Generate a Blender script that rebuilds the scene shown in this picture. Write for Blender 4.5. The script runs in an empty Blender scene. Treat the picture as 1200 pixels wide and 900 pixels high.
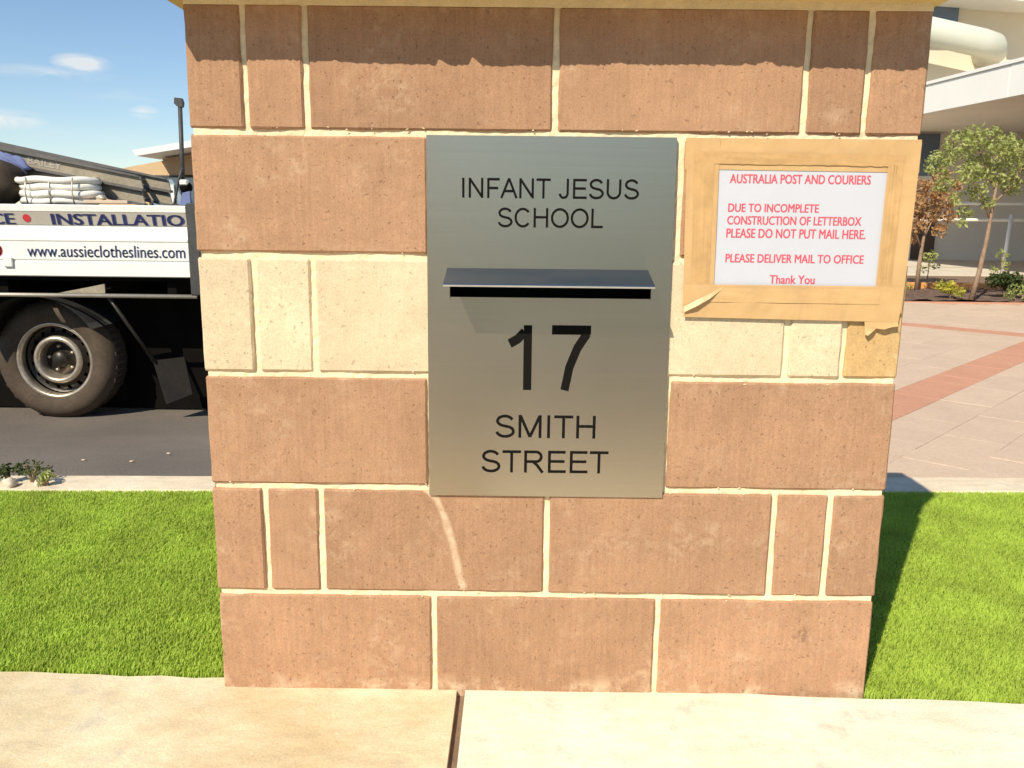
import bpy, bmesh, math, random
import numpy as np
from mathutils import Vector, Matrix
random.seed(7); rng = np.random.default_rng(7)
S = bpy.context.scene; COL = S.collection
rad = math.radians

# ---------------------------------------------------------------- camera, sky, sun, exposure
cd = bpy.data.cameras.new('camera'); cam = bpy.data.objects.new('camera', cd); COL.objects.link(cam)
cam.location = (-.0594, -1.4413, .8722); cam.rotation_euler = (1.3719, -.0107, .0065)
cd.sensor_width = 36; cd.lens = 30; cd.clip_start = .02; cd.clip_end = 2000
S.camera = cam
LIGHT = Vector((.57, 1, -1.04)).normalized()              # direction the sunlight travels
elev = math.asin(-LIGHT.z); az = math.atan2(-LIGHT.x, -LIGHT.y)
wd = bpy.data.worlds.new('World'); S.world = wd; wd.use_nodes = True
wn, wl = wd.node_tree.nodes, wd.node_tree.links
bg = wn['Background']; bg.inputs[1].default_value = .095
sky = wn.new('ShaderNodeTexSky'); sky.sky_type = 'NISHITA'; sky.sun_disc = False
sky.sun_elevation = elev; sky.sun_rotation = az; sky.dust_density = 0.; sky.ozone_density = 3.6; sky.air_density = 1.0
tc = wn.new('ShaderNodeTexCoord')
def wm(op, a, b=None, c=None):
    n = wn.new('ShaderNodeMath'); n.operation = op
    for i, v in enumerate((a, b, c)):
        if v is None: continue
        if isinstance(v, (int, float)): n.inputs[i].default_value = v
        else: wl.new(v, n.inputs[i])
    return n.outputs[0]
# small fair-weather wisps: streaky noise, strongest in a few clumps and sparse over the whole sky
mp = wn.new('ShaderNodeMapping'); mp.inputs['Scale'].default_value = (7, 7, 30); wl.new(tc.outputs['Generated'], mp.inputs[0])
nz = wn.new('ShaderNodeTexNoise'); nz.inputs['Scale'].default_value = 2.2; nz.inputs['Detail'].default_value = 7; nz.inputs['Roughness'].default_value = .62
nz.inputs['Distortion'].default_value = .6
wl.new(mp.outputs[0], nz.inputs['Vector'])
total = None
for (x, y, z), (sx, sz), k in [((-.434, .89, .1405), (.012, .0042), 1.0), ((-.462, .877, .1285), (.026, .0035), .5), ((-.386, .918, .0965), (.007, .0035), .75),
                               ((-.500, .860, .083), (.016, .005), .8), ((-.40, .91, .114), (.03, .004), .15), ((-.43, .89, .07), (.05, .006), .12),
                               ((.3, .93, .2), (.06, .01), .8), ((-.8, .55, .2), (.09, .015), .9), ((-.7, -.6, .25), (.08, .02), .8), ((.8, -.4, .3), (.09, .02), .8), ((.75, .5, .25), (.08, .02), .8)]:
    sb = wn.new('ShaderNodeVectorMath'); sb.operation = 'SUBTRACT'; wl.new(tc.outputs['Generated'], sb.inputs[0]); sb.inputs[1].default_value = (x, y, z)
    sc = wn.new('ShaderNodeVectorMath'); sc.operation = 'MULTIPLY'; wl.new(sb.outputs[0], sc.inputs[0]); sc.inputs[1].default_value = (1/sx, 1/(sx*1.5), 1/sz)
    ln = wn.new('ShaderNodeVectorMath'); ln.operation = 'LENGTH'; wl.new(sc.outputs[0], ln.inputs[0])
    g = wm('MULTIPLY', wm('MAXIMUM', wm('SUBTRACT', 1.0, wm('MULTIPLY', ln.outputs['Value'], .42)), 0.0), k)
    total = g if total is None else wm('MAXIMUM', total, g)
cl = wm('MULTIPLY', total, wm('MULTIPLY', wm('MAXIMUM', wm('SUBTRACT', nz.outputs[0], .38), 0.0), 4.6))
cl = wm('MINIMUM', cl, .6)
mx = wn.new('ShaderNodeMix'); mx.data_type = 'RGBA'; wl.new(cl, mx.inputs[0]); wl.new(sky.outputs[0], mx.inputs[6]); mx.inputs[7].default_value = (8.0, 7.6, 7.0, 1)
wl.new(mx.outputs[2], bg.inputs[0])
sd = bpy.data.lights.new('sun', 'SUN'); sun = bpy.data.objects.new('sun', sd); COL.objects.link(sun)
sd.energy = 4.2; sd.angle = rad(.5); sd.color = (1, .915, .76); sun.rotation_euler = LIGHT.to_track_quat('-Z', 'Y').to_euler(); sun.location = (-4, -7, 9)
S.view_settings.view_transform = 'Standard'; S.view_settings.look = 'None'; S.view_settings.exposure = .42; S.view_settings.gamma = 1

# ---------------------------------------------------------------- materials
def lin(c): return tuple(((v/255+.055)/1.055)**2.4 if v/255 > .04045 else v/255/12.92 for v in c)
class NT:
    def __init__(s, name):
        s.m = bpy.data.materials.new(name); s.m.use_nodes = True; s.n = s.m.node_tree.nodes; s.l = s.m.node_tree.links
        s.b = s.n['Principled BSDF']; s.pos = s.n.new('ShaderNodeNewGeometry').outputs['Position']
    def set(s, sock, v):
        if hasattr(v, 'node'): s.l.new(v, sock)
        elif isinstance(v, tuple) and len(v) == 3 and sock.type == 'RGBA': sock.default_value = (*v, 1)
        else: sock.default_value = v
    def math(s, op, a, b=0., c=0.):
        n = s.n.new('ShaderNodeMath'); n.operation = op
        for i, v in enumerate((a, b, c)): s.set(n.inputs[i], v)
        return n.outputs[0]
    def map(s, vec, scale=(1,1,1), loc=(0,0,0), rot=(0,0,0)):
        n = s.n.new('ShaderNodeMapping'); s.l.new(vec, n.inputs[0]); n.inputs['Scale'].default_value = scale; n.inputs['Location'].default_value = loc; n.inputs['Rotation'].default_value = rot
        return n.outputs[0]
    def noise(s, scale, detail=4, rough=.55, vec=None, dist=0):
        n = s.n.new('ShaderNodeTexNoise'); n.inputs['Scale'].default_value = scale; n.inputs['Detail'].default_value = detail
        n.inputs['Roughness'].default_value = rough; n.inputs['Distortion'].default_value = dist; s.l.new(vec or s.pos, n.inputs['Vector']); return n.outputs[0]
    def ramp(s, f, lo, hi, a=0., b=1.):
        n = s.n.new('ShaderNodeMapRange'); s.set(n.inputs[0], f); n.inputs[1].default_value = lo; n.inputs[2].default_value = hi
        s.set(n.inputs[3], a); s.set(n.inputs[4], b); return n.outputs[0]
    def mix(s, f, a, b, mode='MIX'):
        n = s.n.new('ShaderNodeMix'); n.data_type = 'RGBA'; n.blend_type = mode; s.set(n.inputs[0], f); s.set(n.inputs[6], a); s.set(n.inputs[7], b); return n.outputs[2]
    def gain(s, c, k):
        n = s.n.new('ShaderNodeHueSaturation'); s.set(n.inputs['Color'], c); s.set(n.inputs['Value'], k); return n.outputs[0]
    def bump(s, h, strength=.3, dist=.001):
        n = s.n.new('ShaderNodeBump'); n.inputs['Strength'].default_value = strength; n.inputs['Distance'].default_value = dist; s.l.new(h, n.inputs['Height']); s.l.new(n.outputs[0], s.b.inputs['Normal'])
    def rnd(s): return s.n.new('ShaderNodeObjectInfo').outputs['Random']
    def done(s, col, rough=.8, metal=0., spec=.35):
        s.set(s.b.inputs['Base Color'], col); s.set(s.b.inputs['Roughness'], rough); s.set(s.b.inputs['Metallic'], metal); s.b.inputs['Specular IOR Level'].default_value = spec
        return s.m

def simple(name, col, rough=.7, var=.15, scale=6, grain=120, bump=.25, metal=0., spec=.35, dist=.001, dirt=None):
    t = NT(name)
    c = t.gain(col, t.ramp(t.noise(scale, 5), .3, .7, 1-var, 1+var))
    c = t.gain(c, t.ramp(t.noise(grain, 3), .3, .7, 1-var*.6, 1+var*.6))
    if dirt: c = t.mix(t.ramp(t.noise(scale*1.7, 6, .65), .5, .72, 0., dirt[1]), c, dirt[0])
    if bump: t.bump(t.noise(grain, 4), bump, dist)
    return t.done(c, rough, metal, spec)

def block_mat(name, col, smear, smear_amt, streak=.12, curve=False, rv=(.90, 1.08)):
    t = NT(name)
    c = t.gain(col, t.ramp(t.rnd(), 0, 1, *rv))
    c = t.gain(c, t.ramp(t.noise(5.5, 5, .6), .3, .7, *((.87, 1.12) if rv[0] < .95 else (.95, 1.05))))
    c = t.gain(c, t.ramp(t.noise(42, 4, .7), .3, .7, .93, 1.07))
    c = t.gain(c, t.ramp(t.noise(330, 2), .3, .7, .88, 1.12))
    st = t.noise(1, 3, .6, t.map(t.pos, (170, 170, 9)))
    c = t.gain(c, t.ramp(st, .3, .7, 1-streak*.6, 1+streak*.6))
    # small pale lime smears
    sm = t.math('MULTIPLY', t.ramp(t.noise(9, 3), .5, .66), t.ramp(t.noise(46, 6, .7, dist=.5), .46, .64))
    sm = t.math('MULTIPLY', sm, smear_amt)
    sep = t.n.new('ShaderNodeSeparateXYZ'); t.l.new(t.pos, sep.inputs[0]); X, Z = sep.outputs[0], sep.outputs[2]
    # mortar residue just under each bed joint
    fr = t.math('FRACT', t.math('MULTIPLY', t.math('ADD', Z, .005), 5.0))
    top = t.math('MULTIPLY', t.ramp(fr, .83, .97), t.ramp(t.noise(24, 5, .7), .53, .68))
    sm = t.math('MAXIMUM', sm, t.math('MULTIPLY', top, smear_amt*1.1))
    if curve:   # one trickle stain running down from the plate corner, and the white bloom at the foot of the pillar
        u = t.math('SUBTRACT', .386, Z)
        cx = t.math('ADD', -.218, t.math('MULTIPLY', t.math('POWER', t.math('MAXIMUM', u, 0.), .5), .155))
        cx = t.math('ADD', cx, t.math('MULTIPLY', t.math('SUBTRACT', t.noise(18, 3), .5), .02))
        d = t.math('ABSOLUTE', t.math('SUBTRACT', X, cx))
        k = t.math('MULTIPLY', t.ramp(d, .003, .0095, 1., 0.), t.math('MULTIPLY', t.ramp(Z, .196, .206), t.ramp(Z, .384, .388, 1., 0.)))
        k = t.math('MULTIPLY', k, t.ramp(t.noise(60, 4), .25, .6, .25, .8))
        sm = t.math('MAXIMUM', sm, k)
        ft = t.math('MULTIPLY', t.ramp(Z, .008, .035, 1., 0.), t.ramp(t.noise(15, 5, .7), .48, .62))
        sm = t.math('MAXIMUM', sm, t.math('MULTIPLY', ft, .7))
        e = t.math('ADD', t.math('MULTIPLY', t.math('SUBTRACT', X, .47), t.math('SUBTRACT', X, .47)), t.math('MULTIPLY', t.math('SUBTRACT', Z, .117), t.math('SUBTRACT', Z, .117)))
        c = t.mix(t.math('MULTIPLY', t.ramp(e, .0, .0006, 1., 0.), t.ramp(t.noise(90, 3), .42, .6, 0., .5)), c, (.10, .055, .045))
    c = t.mix(sm, c, smear)
    pit = t.ramp(t.noise(150, 2, .5), .665, .71)
    pit2 = t.math('MULTIPLY', t.ramp(t.noise(58, 3, .6), .665, .70), .8)
    pp = t.math('MAXIMUM', pit, pit2)
    c = t.mix(t.math('MULTIPLY', pp, .45), c, tuple(v*.35 for v in col))
    h = t.math('SUBTRACT', t.math('ADD', t.math('MULTIPLY', t.noise(260, 4, .7), .5), t.math('MULTIPLY', t.noise(60, 3), .5)), pp)
    t.bump(h, .55, .0013)
    return t.done(c, .92, 0, .2)

M = {}
M['brown'] = block_mat('brown_block', (.415, .238, .137), (.68, .50, .33), .36, curve=True)
M['cream'] = block_mat('cream_block', (.70, .56, .365), (.80, .70, .52), .35, .04)
M['tan'] = block_mat('tan_block', (.60, .39, .17), (.78, .62, .38), .5, .05)
M['mortar'] = simple('lime_mortar', (.86, .71, .45), .95, .10, 30, 300, .6, dist=.002)
M['cap'] = simple('limestone_cap', (.74, .54, .22), .9, .1, 12, 240, .5)
def steel(name, r=.3, base=(.70, .66, .58)):
    t = NT(name)
    brush = t.noise(1, 3, .6, t.map(t.pos, (3, 60, 900)))
    c = t.gain(base, t.ramp(brush, .3, .7, .96, 1.04))
    smudge = t.noise(7, 4, .6)
    t.bump(brush, .06, .0003)
    t.b.inputs['Anisotropic'].default_value = .75; t.b.inputs['Anisotropic Rotation'].default_value = .25
    tg_ = t.n.new('ShaderNodeTangent'); tg_.direction_type = 'RADIAL'; tg_.axis = 'Z'; t.l.new(tg_.outputs[0], t.b.inputs['Tangent'])
    return t.done(c, t.ramp(smudge, .35, .65, r*.98, r*1.03), 1., .5)
M['steel'] = steel('brushed_steel', .25, (.62, .525, .39)); M['flap'] = steel('polished_steel', .18, (.30, .285, .26))
M['ink'] = simple('engraved_black', (.010, .009, .008), .9, .1, bump=0, spec=.05)
M['slot'] = simple('slot_dark', (.012, .011, .010), .6, .1, bump=0)
M['paper'] = simple('white_paper', (.56, .565, .60), .6, .02, 4, 20, .1)
M['red'] = simple('red_print', (.72, .09, .125), .7, .03, bump=0)
def tape_mat():
    t = NT('brown_tape')
    c = t.gain((.60, .375, .165), t.ramp(t.noise(14, 4), .3, .7, .9, 1.1))
    w = t.noise(7, 4, .6, None, 1.2)
    c = t.mix(t.ramp(w, .5, .7, 0., .35), c, (.62, .43, .22))
    t.bump(w, .6, .006)
    return t.done(c, .45, 0, .4)
M['tape'] = tape_mat()
M['tape_double'] = simple('doubled_tape', (.55, .335, .14), .4, .12, 12, 60, .3, spec=.45, dist=.003)
def slab_mat(name, a, b):
    t = NT(name)
    c = t.mix(t.ramp(t.noise(3.2, 6, .65, dist=.4), .35, .66), a, b)
    c = t.gain(c, t.ramp(t.noise(1, 5, .7, t.map(t.pos, (14, 30, 20), rot=(0, 0, .5))), .3, .7, .88, 1.1))
    c = t.gain(c, t.ramp(t.noise(220, 3, .7), .3, .7, .86, 1.12))
    c = t.mix(t.math('MULTIPLY', t.ramp(t.noise(11, 6, .7), .52, .66, 0., .5), t.ramp(t.noise(3, 3), .45, .6)), c, (.40, .37, .34))
    c = t.mix(t.ramp(t.noise(40, 4, .7), .62, .70, 0., .4), c, (.85, .78, .62))
    t.bump(t.math('ADD', t.noise(150, 4, .75), t.math('MULTIPLY', t.noise(22, 4), 1.2)), .55, .002)
    return t.done(c, .9, 0, .25)
M['slab_old'] = slab_mat('aged_concrete', (.64, .50, .29), (.86, .74, .50))
M['slab_new'] = slab_mat('pale_concrete', (.84, .74, .53), (.90, .83, .65))
M["kerb"] = slab_mat("kerb_concrete", (.68, .55, .38), (.84, .72, .53))
M['filler'] = simple('joint_filler', (.22, .15, .10), .9, .2, 30, 200, .5)
def asphalt():
    t = NT('asphalt')
    c = t.gain((.19, .160, .132), t.ramp(t.noise(1.2, 5), .3, .7, .82, 1.15))
    c = t.gain(c, t.ramp(t.noise(160, 3, .8), .3, .7, .62, 1.4))
    t.bump(t.noise(160, 4, .8), .8, .004)
    return t.done(c, .85, 0, .3)
M['asphalt'] = asphalt()
M['paver'] = block_mat('tan_paver', (.60, .45, .325), (.72, .58, .44), .2, .0, rv=(.97, 1.03))
M['paver_red'] = block_mat('red_paver', (.57, .29, .185), (.66, .40, .27), .3, .0, rv=(.96, 1.04))
M['sand'] = simple('joint_sand', (.50, .37, .26), .95, .2, 20, 200, .4)
M['earth'] = simple('earth', (.13, .085, .055), .95, .3, 4, 60, .9, dist=.02)
M['mulch'] = simple('mulch', (.19, .12, .085), .95, .4, 14, 50, 1., dist=.03)
M['turf_base'] = simple('turf_base', (.10, .17, .015), .95, .2, 20, 200, .5)
def grass_mat():
    t = NT('grass_blades')
    c = t.mix(t.noise(260, 2), (.36, .50, .05), (.60, .73, .13))
    c = t.mix(t.ramp(t.noise(70, 3), .62, .75, 0., .6), c, (.55, .56, .14))
    c = t.gain(c, t.ramp(t.noise(7, 4), .3, .7, .82, 1.15))
    t.b.inputs['Transmission Weight'].default_value = 0
    m = t.done(c, .6, 0, .25)
    tr = t.n.new('ShaderNodeBsdfTranslucent'); t.l.new(c, tr.inputs[0]); ms = t.n.new('ShaderNodeMixShader'); ms.inputs[0].default_value = .4
    t.l.new(t.b.outputs[0], ms.inputs[1]); t.l.new(tr.outputs[0], ms.inputs[2]); t.l.new(ms.outputs[0], t.n['Material Output'].inputs[0])
    return m
M['grass'] = grass_mat()
def leaf_mat(name, a, b, sc=9):
    t = NT(name)
    c = t.mix(t.ramp(t.noise(sc, 3), .35, .65), a, b)
    c = t.gain(c, t.ramp(t.noise(sc*7, 2), .3, .7, .7, 1.35))
    m = t.done(c, .55, 0, .35)
    tr = t.n.new('ShaderNodeBsdfTranslucent'); t.l.new(c, tr.inputs[0]); ms = t.n.new('ShaderNodeMixShader'); ms.inputs[0].default_value = .35
    t.l.new(t.b.outputs[0], ms.inputs[1]); t.l.new(tr.outputs[0], ms.inputs[2]); t.l.new(ms.outputs[0], t.n['Material Output'].inputs[0])
    return m
M['leaf'] = leaf_mat('green_leaves', (.26, .31, .08), (.48, .50, .18))
M['leaf_brown'] = leaf_mat('browned_leaves', (.42, .22, .09), (.60, .40, .20), 7)
M['leaf_yellow'] = leaf_mat('yellow_leaves', (.40, .40, .06), (.60, .52, .08), 20)
M['leaf_dark'] = leaf_mat('dark_leaves', (.045, .07, .02), (.09, .12, .03))
M['bark'] = simple('bark', (.30, .20, .13), .9, .25, 20, 80, .6, dist=.004)
M['white'] = simple('white_paint', (.80, .79, .76), .45, .03, 3, 40, .05, dirt=((.5, .44, .34), .18))
M['alu'] = simple('painted_alloy', (.80, .78, .72), .35, .04, 3, 60, .05, spec=.5, dirt=((.55, .5, .4), .15))
M['band'] = simple('shaded_band', (.50, .45, .37), .5, .08, 5, 60, .1)  # greyer tone paints in the shade on the board's lettering band
M['railpaint'] = simple('rail_paint', (.80, .77, .68), .5, .05, 3, 30, .05)
M['rail'] = simple('rail_alloy', (.62, .55, .44), .4, .1, 5, 60, .1, metal=.6)
M['dark'] = simple('black_undercarriage', (.005, .004, .003), .9, .3, 8, 60, .3, spec=.1)
M['darkgrey'] = simple('dark_grey_metal', (.060, .058, .056), .5, .2, 8, 60, .2)
M['flap_rubber'] = simple('flap_rubber', (.013, .010, .008), .9, .3, 8, 60, .3)
M['tyre'] = simple('dusty_rubber', (.078, .056, .037), .85, .25, 8, 60, .4)
M['tread'] = simple('tread_rubber', (.04, .03, .022), .9, .25, 8, 60, .4)
M['rim'] = simple('steel_rim', (.50, .43, .34), .35, .25, 10, 60, .2, metal=.7)
M['rim_dark'] = simple('dark_rim', (.05, .042, .035), .4, .3, 12, 60, .2, metal=.5)
M['navy_pale'] = simple('pale_navy_print', (.13, .155, .27), .5, .05, bump=0)
M['navy'] = simple('navy_print', (.06, .07, .19), .5, .05, bump=0)
M['truckred'] = simple('red_dot', (.62, .05, .06), .5, .05, bump=0)
M['ladder'] = simple('weathered_ladder', (.30, .255, .185), .6, .2, 7, 60, .2)
M['ladder_dark'] = simple('ladder_edge', (.13, .12, .11), .6, .2, 7, 60, .2)
M['ladder_print'] = simple('ladder_print', (.40, .36, .30), .7, .1, bump=0)
M['hose'] = simple('white_plastic', (.80, .76, .68), .35, .05, 10, 60, .1)
M['bluecloth'] = simple('blue_cloth', (.16, .19, .36), .9, .2, 14, 200, .4)
M['brown_bag'] = simple('dark_canvas', (.05, .036, .024), .9, .3, 10, 100, .5)
M['wood'] = simple('pale_plank', (.60, .46, .33), .8, .1, 12, 100, .3)
M['orange'] = simple('orange_edging', (.66, .30, .10), .85, .15, 10, 80, .4)
M['housebrick'] = simple('far_tan_brick', (.60, .42, .24), .9, .08, 4, 60, .3)
M['eave'] = simple('eave_white', (.78, .76, .72), .5, .03, 3, 30, .05)
M['soffit'] = simple('soffit_tan', (.45, .30, .17), .8, .06, 3, 30, .1)
M['fascia'] = simple('cream_fascia', (.90, .88, .80), .5, .02, 2, 30, .05)
M['render'] = simple('cream_render', (.68, .60, .46), .8, .05, 2, 60, .2)
M['tube'] = simple('white_tube', (.60, .60, .50), .4, .03, 2, 30, .05)
M['greywall'] = simple('grey_render', (.78, .70, .60), .85, .04, 2, 40, .1)
M['door'] = simple('dark_door', (.10, .065, .05), .6, .1, 3, 30, .1)
M['path'] = simple('pale_path', (.62, .55, .44), .9, .08, 4, 60, .2)
def glass():
    t = NT('window_glass'); return t.done((.22, .30, .36), .05, 0, 1.)
M['glass'] = glass()
M['blue_glass'] = simple('blue_glass', (.10, .14, .20), .15, .1, 3, 30, 0, spec=.8)
M['stone'] = simple('stone', (.62, .52, .40), .9, .15, 20, 80, .6, dist=.004)

# ---------------------------------------------------------------- helpers
def mk(name, mesh, mat=None, parent=None, loc=None, rot=None, **props):
    o = bpy.data.objects.new(name, mesh); COL.objects.link(o)
    if mat is not None and mesh is not None and not mesh.materials: mesh.materials.append(M[mat])
    if parent: o.parent = parent
    if loc is not None: o.location = loc
    if rot is not None: o.rotation_euler = rot
    for k, v in props.items(): o[k] = v
    return o
def thing(name, label, cat, loc=(0,0,0), rz=0, group=None):
    o = mk(name, None, None, None, loc, (0, 0, rz), label=label, category=cat)
    if group: o['group'] = group
    return o
def fin(bm, name, smooth=False):
    me = bpy.data.meshes.new(name); bm.normal_update(); bm.to_mesh(me); bm.free()
    if smooth: me.polygons.foreach_set('use_smooth', [True]*len(me.polygons))
    return me
def addbox(bm, x0, x1, y0, y1, z0, z1, mtx=None):
    vs = [bm.verts.new((x, y, z)) for x in (x0, x1) for y in (y0, y1) for z in (z0, z1)]
    if mtx: 
        for v in vs: v.co = mtx @ v.co
    for f in ((0,1,3,2), (4,6,7,5), (0,4,5,1), (2,3,7,6), (0,2,6,4), (1,5,7,3)): bm.faces.new([vs[i] for i in f])
    return vs
def box(name, x0, x1, y0, y1, z0, z1, bev=0, seg=1):
    bm = bmesh.new(); addbox(bm, x0, x1, y0, y1, z0, z1)
    if bev: bmesh.ops.bevel(bm, geom=bm.edges[:], offset=bev, segments=seg, affect='EDGES')
    bmesh.ops.recalc_face_normals(bm, faces=bm.faces[:])
    return fin(bm, name)
def addtube(bm, pts, r, n=8, cap=True):
    pts = [Vector(p) for p in pts]; rs = r if isinstance(r, (list, tuple)) else [r]*len(pts); rings = []
    for i, p in enumerate(pts):
        d = (pts[min(i+1, len(pts)-1)] - pts[max(i-1, 0)]).normalized()
        u = d.cross(Vector((0, 0, 1)) if abs(d.z) < .9 else Vector((1, 0, 0))).normalized(); w = d.cross(u)
        rings.append([bm.verts.new(p + (u*math.cos(2*math.pi*k/n) + w*math.sin(2*math.pi*k/n))*rs[i]) for k in range(n)])
    for a, b in zip(rings, rings[1:]):
        for k in range(n): bm.faces.new((a[k], a[(k+1) % n], b[(k+1) % n], b[k]))
    if cap: bm.faces.new(rings[0][::-1]); bm.faces.new(rings[-1])
def tube(name, pts, r, n=8, smooth=True):
    bm = bmesh.new(); addtube(bm, pts, r, n); return fin(bm, name, smooth)
def prism(name, poly, a, b, axis='x'):
    """poly = list of 2D points extruded between a and b along axis"""
    bm = bmesh.new()
    f = {'x': lambda p, t: (t, p[0], p[1]), 'y': lambda p, t: (p[0], t, p[1]), 'z': lambda p, t: (p[0], p[1], t)}[axis]
    A = [bm.verts.new(f(p, a)) for p in poly]; B = [bm.verts.new(f(p, b)) for p in poly]; n = len(poly)
    for i in range(n): bm.faces.new((A[i], A[(i+1) % n], B[(i+1) % n], B[i]))
    bm.faces.new(A[::-1]); bm.faces.new(B); bmesh.ops.recalc_face_normals(bm, faces=bm.faces[:])
    return fin(bm, name)
def lathe_y(name, prof, n=48, smooth=True):
    """profile [(r, y)] spun round the Y axis"""
    bm = bmesh.new(); rings = []
    for r, y in prof: rings.append([bm.verts.new((r*math.cos(2*math.pi*k/n), y, r*math.sin(2*math.pi*k/n))) for k in range(n)])
    for a, b in zip(rings, rings[1:]):
        for k in range(n): bm.faces.new((a[k], b[k], b[(k+1) % n], a[(k+1) % n]))
    bmesh.ops.recalc_face_normals(bm, faces=bm.faces[:]); return fin(bm, name, smooth)
def sheet(name, poly, z=0.):
    bm = bmesh.new(); bm.faces.new([bm.verts.new((p[0], p[1], p[2] if len(p) > 2 else z)) for p in poly])
    bmesh.ops.recalc_face_normals(bm, faces=bm.faces[:]); bm.normal_update()
    for f in bm.faces:
        if f.normal.z < 0: f.normal_flip()
    return fin(bm, name)

# lettering: a plain sans drawn as strokes (cap height 1), and the built-in font for the rest
def arc(cx, cy, rx, ry, a0, a1, n=14): return [(cx+rx*math.cos(rad(a0+(a1-a0)*i/n)), cy+ry*math.sin(rad(a0+(a1-a0)*i/n))) for i in range(n+1)]
T = .12; h = T/2
GL = {
 'I': (.39, [[(.195, 0), (.195, 1)]]),
 'N': (1.01, [[(.165, 0), (.165, 1)], [(.185, .93), (.825, .07)], [(.845, 0), (.845, 1)]]),
 'F': (.85, [[(.175, 0), (.175, 1)], [(.23, 1-h), (.80, 1-h)], [(.23, .50), (.72, .50)]]),
 'A': (.93, [[(.045, 0), (.465, .985)], [(.465, .985), (.885, 0)], [(.20, .355), (.73, .355)]]),
 'T': (.85, [[(.03, 1-h), (.82, 1-h)], [(.425, 0), (.425, .9)]]),
 'J': (.70, [[(.52, 1), (.52, .27)] + arc(.305, .27, .215, .22, 0, -175, 12)]),
 'E': (.93, [[(.175, 0), (.175, 1)], [(.23, 1-h), (.86, 1-h)], [(.23, .52), (.82, .52)], [(.23, h), (.88, h)]]),
 'S': (.93, [arc(.465, .735, .31, .215, 15, 255, 14) + [(.52, .495)] + arc(.475, .275, .345, .225, 75, -175, 16)]),
 'U': (1.01, [[(.165, 1), (.165, .36)] + arc(.505, .36, .34, .31, 180, 360, 16) + [(.845, 1)]]),
 'C': (1.01, [arc(.52, .5, .40, .45, 38, 322, 24)]),
 'H': (1.01, [[(.165, 0), (.165, 1)], [(.22, .53), (.79, .53)], [(.845, 0), (.845, 1)]]),
 'O': (1.09, [arc(.545, .5, .435, .45, 0, 360, 32)]),
 'L': (.78, [[(.16, 0), (.16, 1)], [(.215, h), (.74, h)]]),
 'M': (1.16, [[(.16, 0), (.16, 1)], [(.18, .97), (.58, .04)], [(.58, .04), (.98, .97)], [(1.0, 0), (1.0, 1)]]),
 'R': (1.01, [[(.17, 0), (.17, 1)], [(.22, 1-h), (.62, 1-h)] + arc(.62, .72, .215, .22, 90, -90, 12) + [(.22, .5)], [(.52, .46), (.66, .34), (.90, 0)]]),
 '1': (.78, [[(.44, 0), (.44, 1)], [(.13, .715), (.27, .79), (.385, .90)]]),
 '7': (.78, [[(.07, .934), (.735, .934)], [(.672, .885), (.51, .66), (.38, .36), (.305, 0)]]),
 ' ': (.39, [])}
def stroke_mesh(text, x0, x1, z0, z1, t=T):
    bm = bmesh.new(); cur = 0; k = 0; hh = t/2
    segs = []
    for ch in text:
        adv, st = GL[ch]
        for s in st: segs.append([(p[0]+cur, p[1]) for p in s])
        cur += adv
    xs = [p[0] for s in segs for p in s]; a, b = min(xs)-hh, max(xs)+hh
    sx = (x1-x0)/(b-a); sz = z1-z0
    for s in segs:
        k += 1; closed = (abs(s[0][0]-s[-1][0]) < 1e-6 and abs(s[0][1]-s[-1][1]) < 1e-6)
        pts = s[:-1] if closed else s; n = len(pts); L, Rr = [], []
        for i in range(n):
            p = Vector(pts[i]); q0 = Vector(pts[(i-1) % n] if closed or i > 0 else pts[i]); q1 = Vector(pts[(i+1) % n] if closed or i < n-1 else pts[i])
            d0 = (p-q0) if (p-q0).length > 1e-9 else (q1-p); d1 = (q1-p) if (q1-p).length > 1e-9 else (p-q0)
            d0.normalize(); d1.normalize(); n0 = Vector((-d0.y, d0.x)); n1 = Vector((-d1.y, d1.x)); m = (n0+n1)
            m = m/max(m.length_squared, .3)*2 if m.length > 1e-6 else n0
            f = lambda v: bm.verts.new((x0+(v.x-a)*sx, -.00004*(k % 4), z0+v.y*sz))
            L.append(f(p+m*hh)); Rr.append(f(p-m*hh))
        for i in range(n if closed else n-1):
            j = (i+1) % n; bm.faces.new((L[i], Rr[i], Rr[j], L[j]))
    return fin(bm, 'lettering')
def font_mesh(text, x0, x1, z0, z1, bold=0., part_of=None):
    c = bpy.data.curves.new('lettering', 'FONT'); c.body = text; c.size = 1; c.offset = bold; c.resolution_u = 3
    o = bpy.data.objects.new('lettering', c); COL.objects.link(o); bpy.context.view_layer.update()
    me = bpy.data.meshes.new_from_object(o.evaluated_get(bpy.context.evaluated_depsgraph_get()))
    bpy.data.objects.remove(o); bpy.data.curves.remove(c)
    n = len(me.vertices); v = np.zeros(n*3); me.vertices.foreach_get('co', v); v = v.reshape(-1, 3)
    a, b = v.min(0), v.max(0); w = np.zeros_like(v)
    w[:, 0] = x0+(v[:, 0]-a[0])/(b[0]-a[0])*(x1-x0); w[:, 2] = z0+(v[:, 1]-a[1])/(b[1]-a[1])*(z1-z0)
    me.vertices.foreach_set('co', w.ravel()); me.materials.clear(); me.name = 'lettering'; me.update()
    if part_of:      # heavier weight: the same outline a hair to the side, once more
        b2 = bmesh.new(); b2.from_mesh(me); src = list(b2.faces)
        for q in range(1, part_of[1]+1):
            d = bmesh.ops.duplicate(b2, geom=src)
            for v_ in d['geom']:
                if isinstance(v_, bmesh.types.BMVert): v_.co.x += part_of[0]*q; v_.co.y -= .00003*q
        b2.to_mesh(me); b2.free()
    return me

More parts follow.
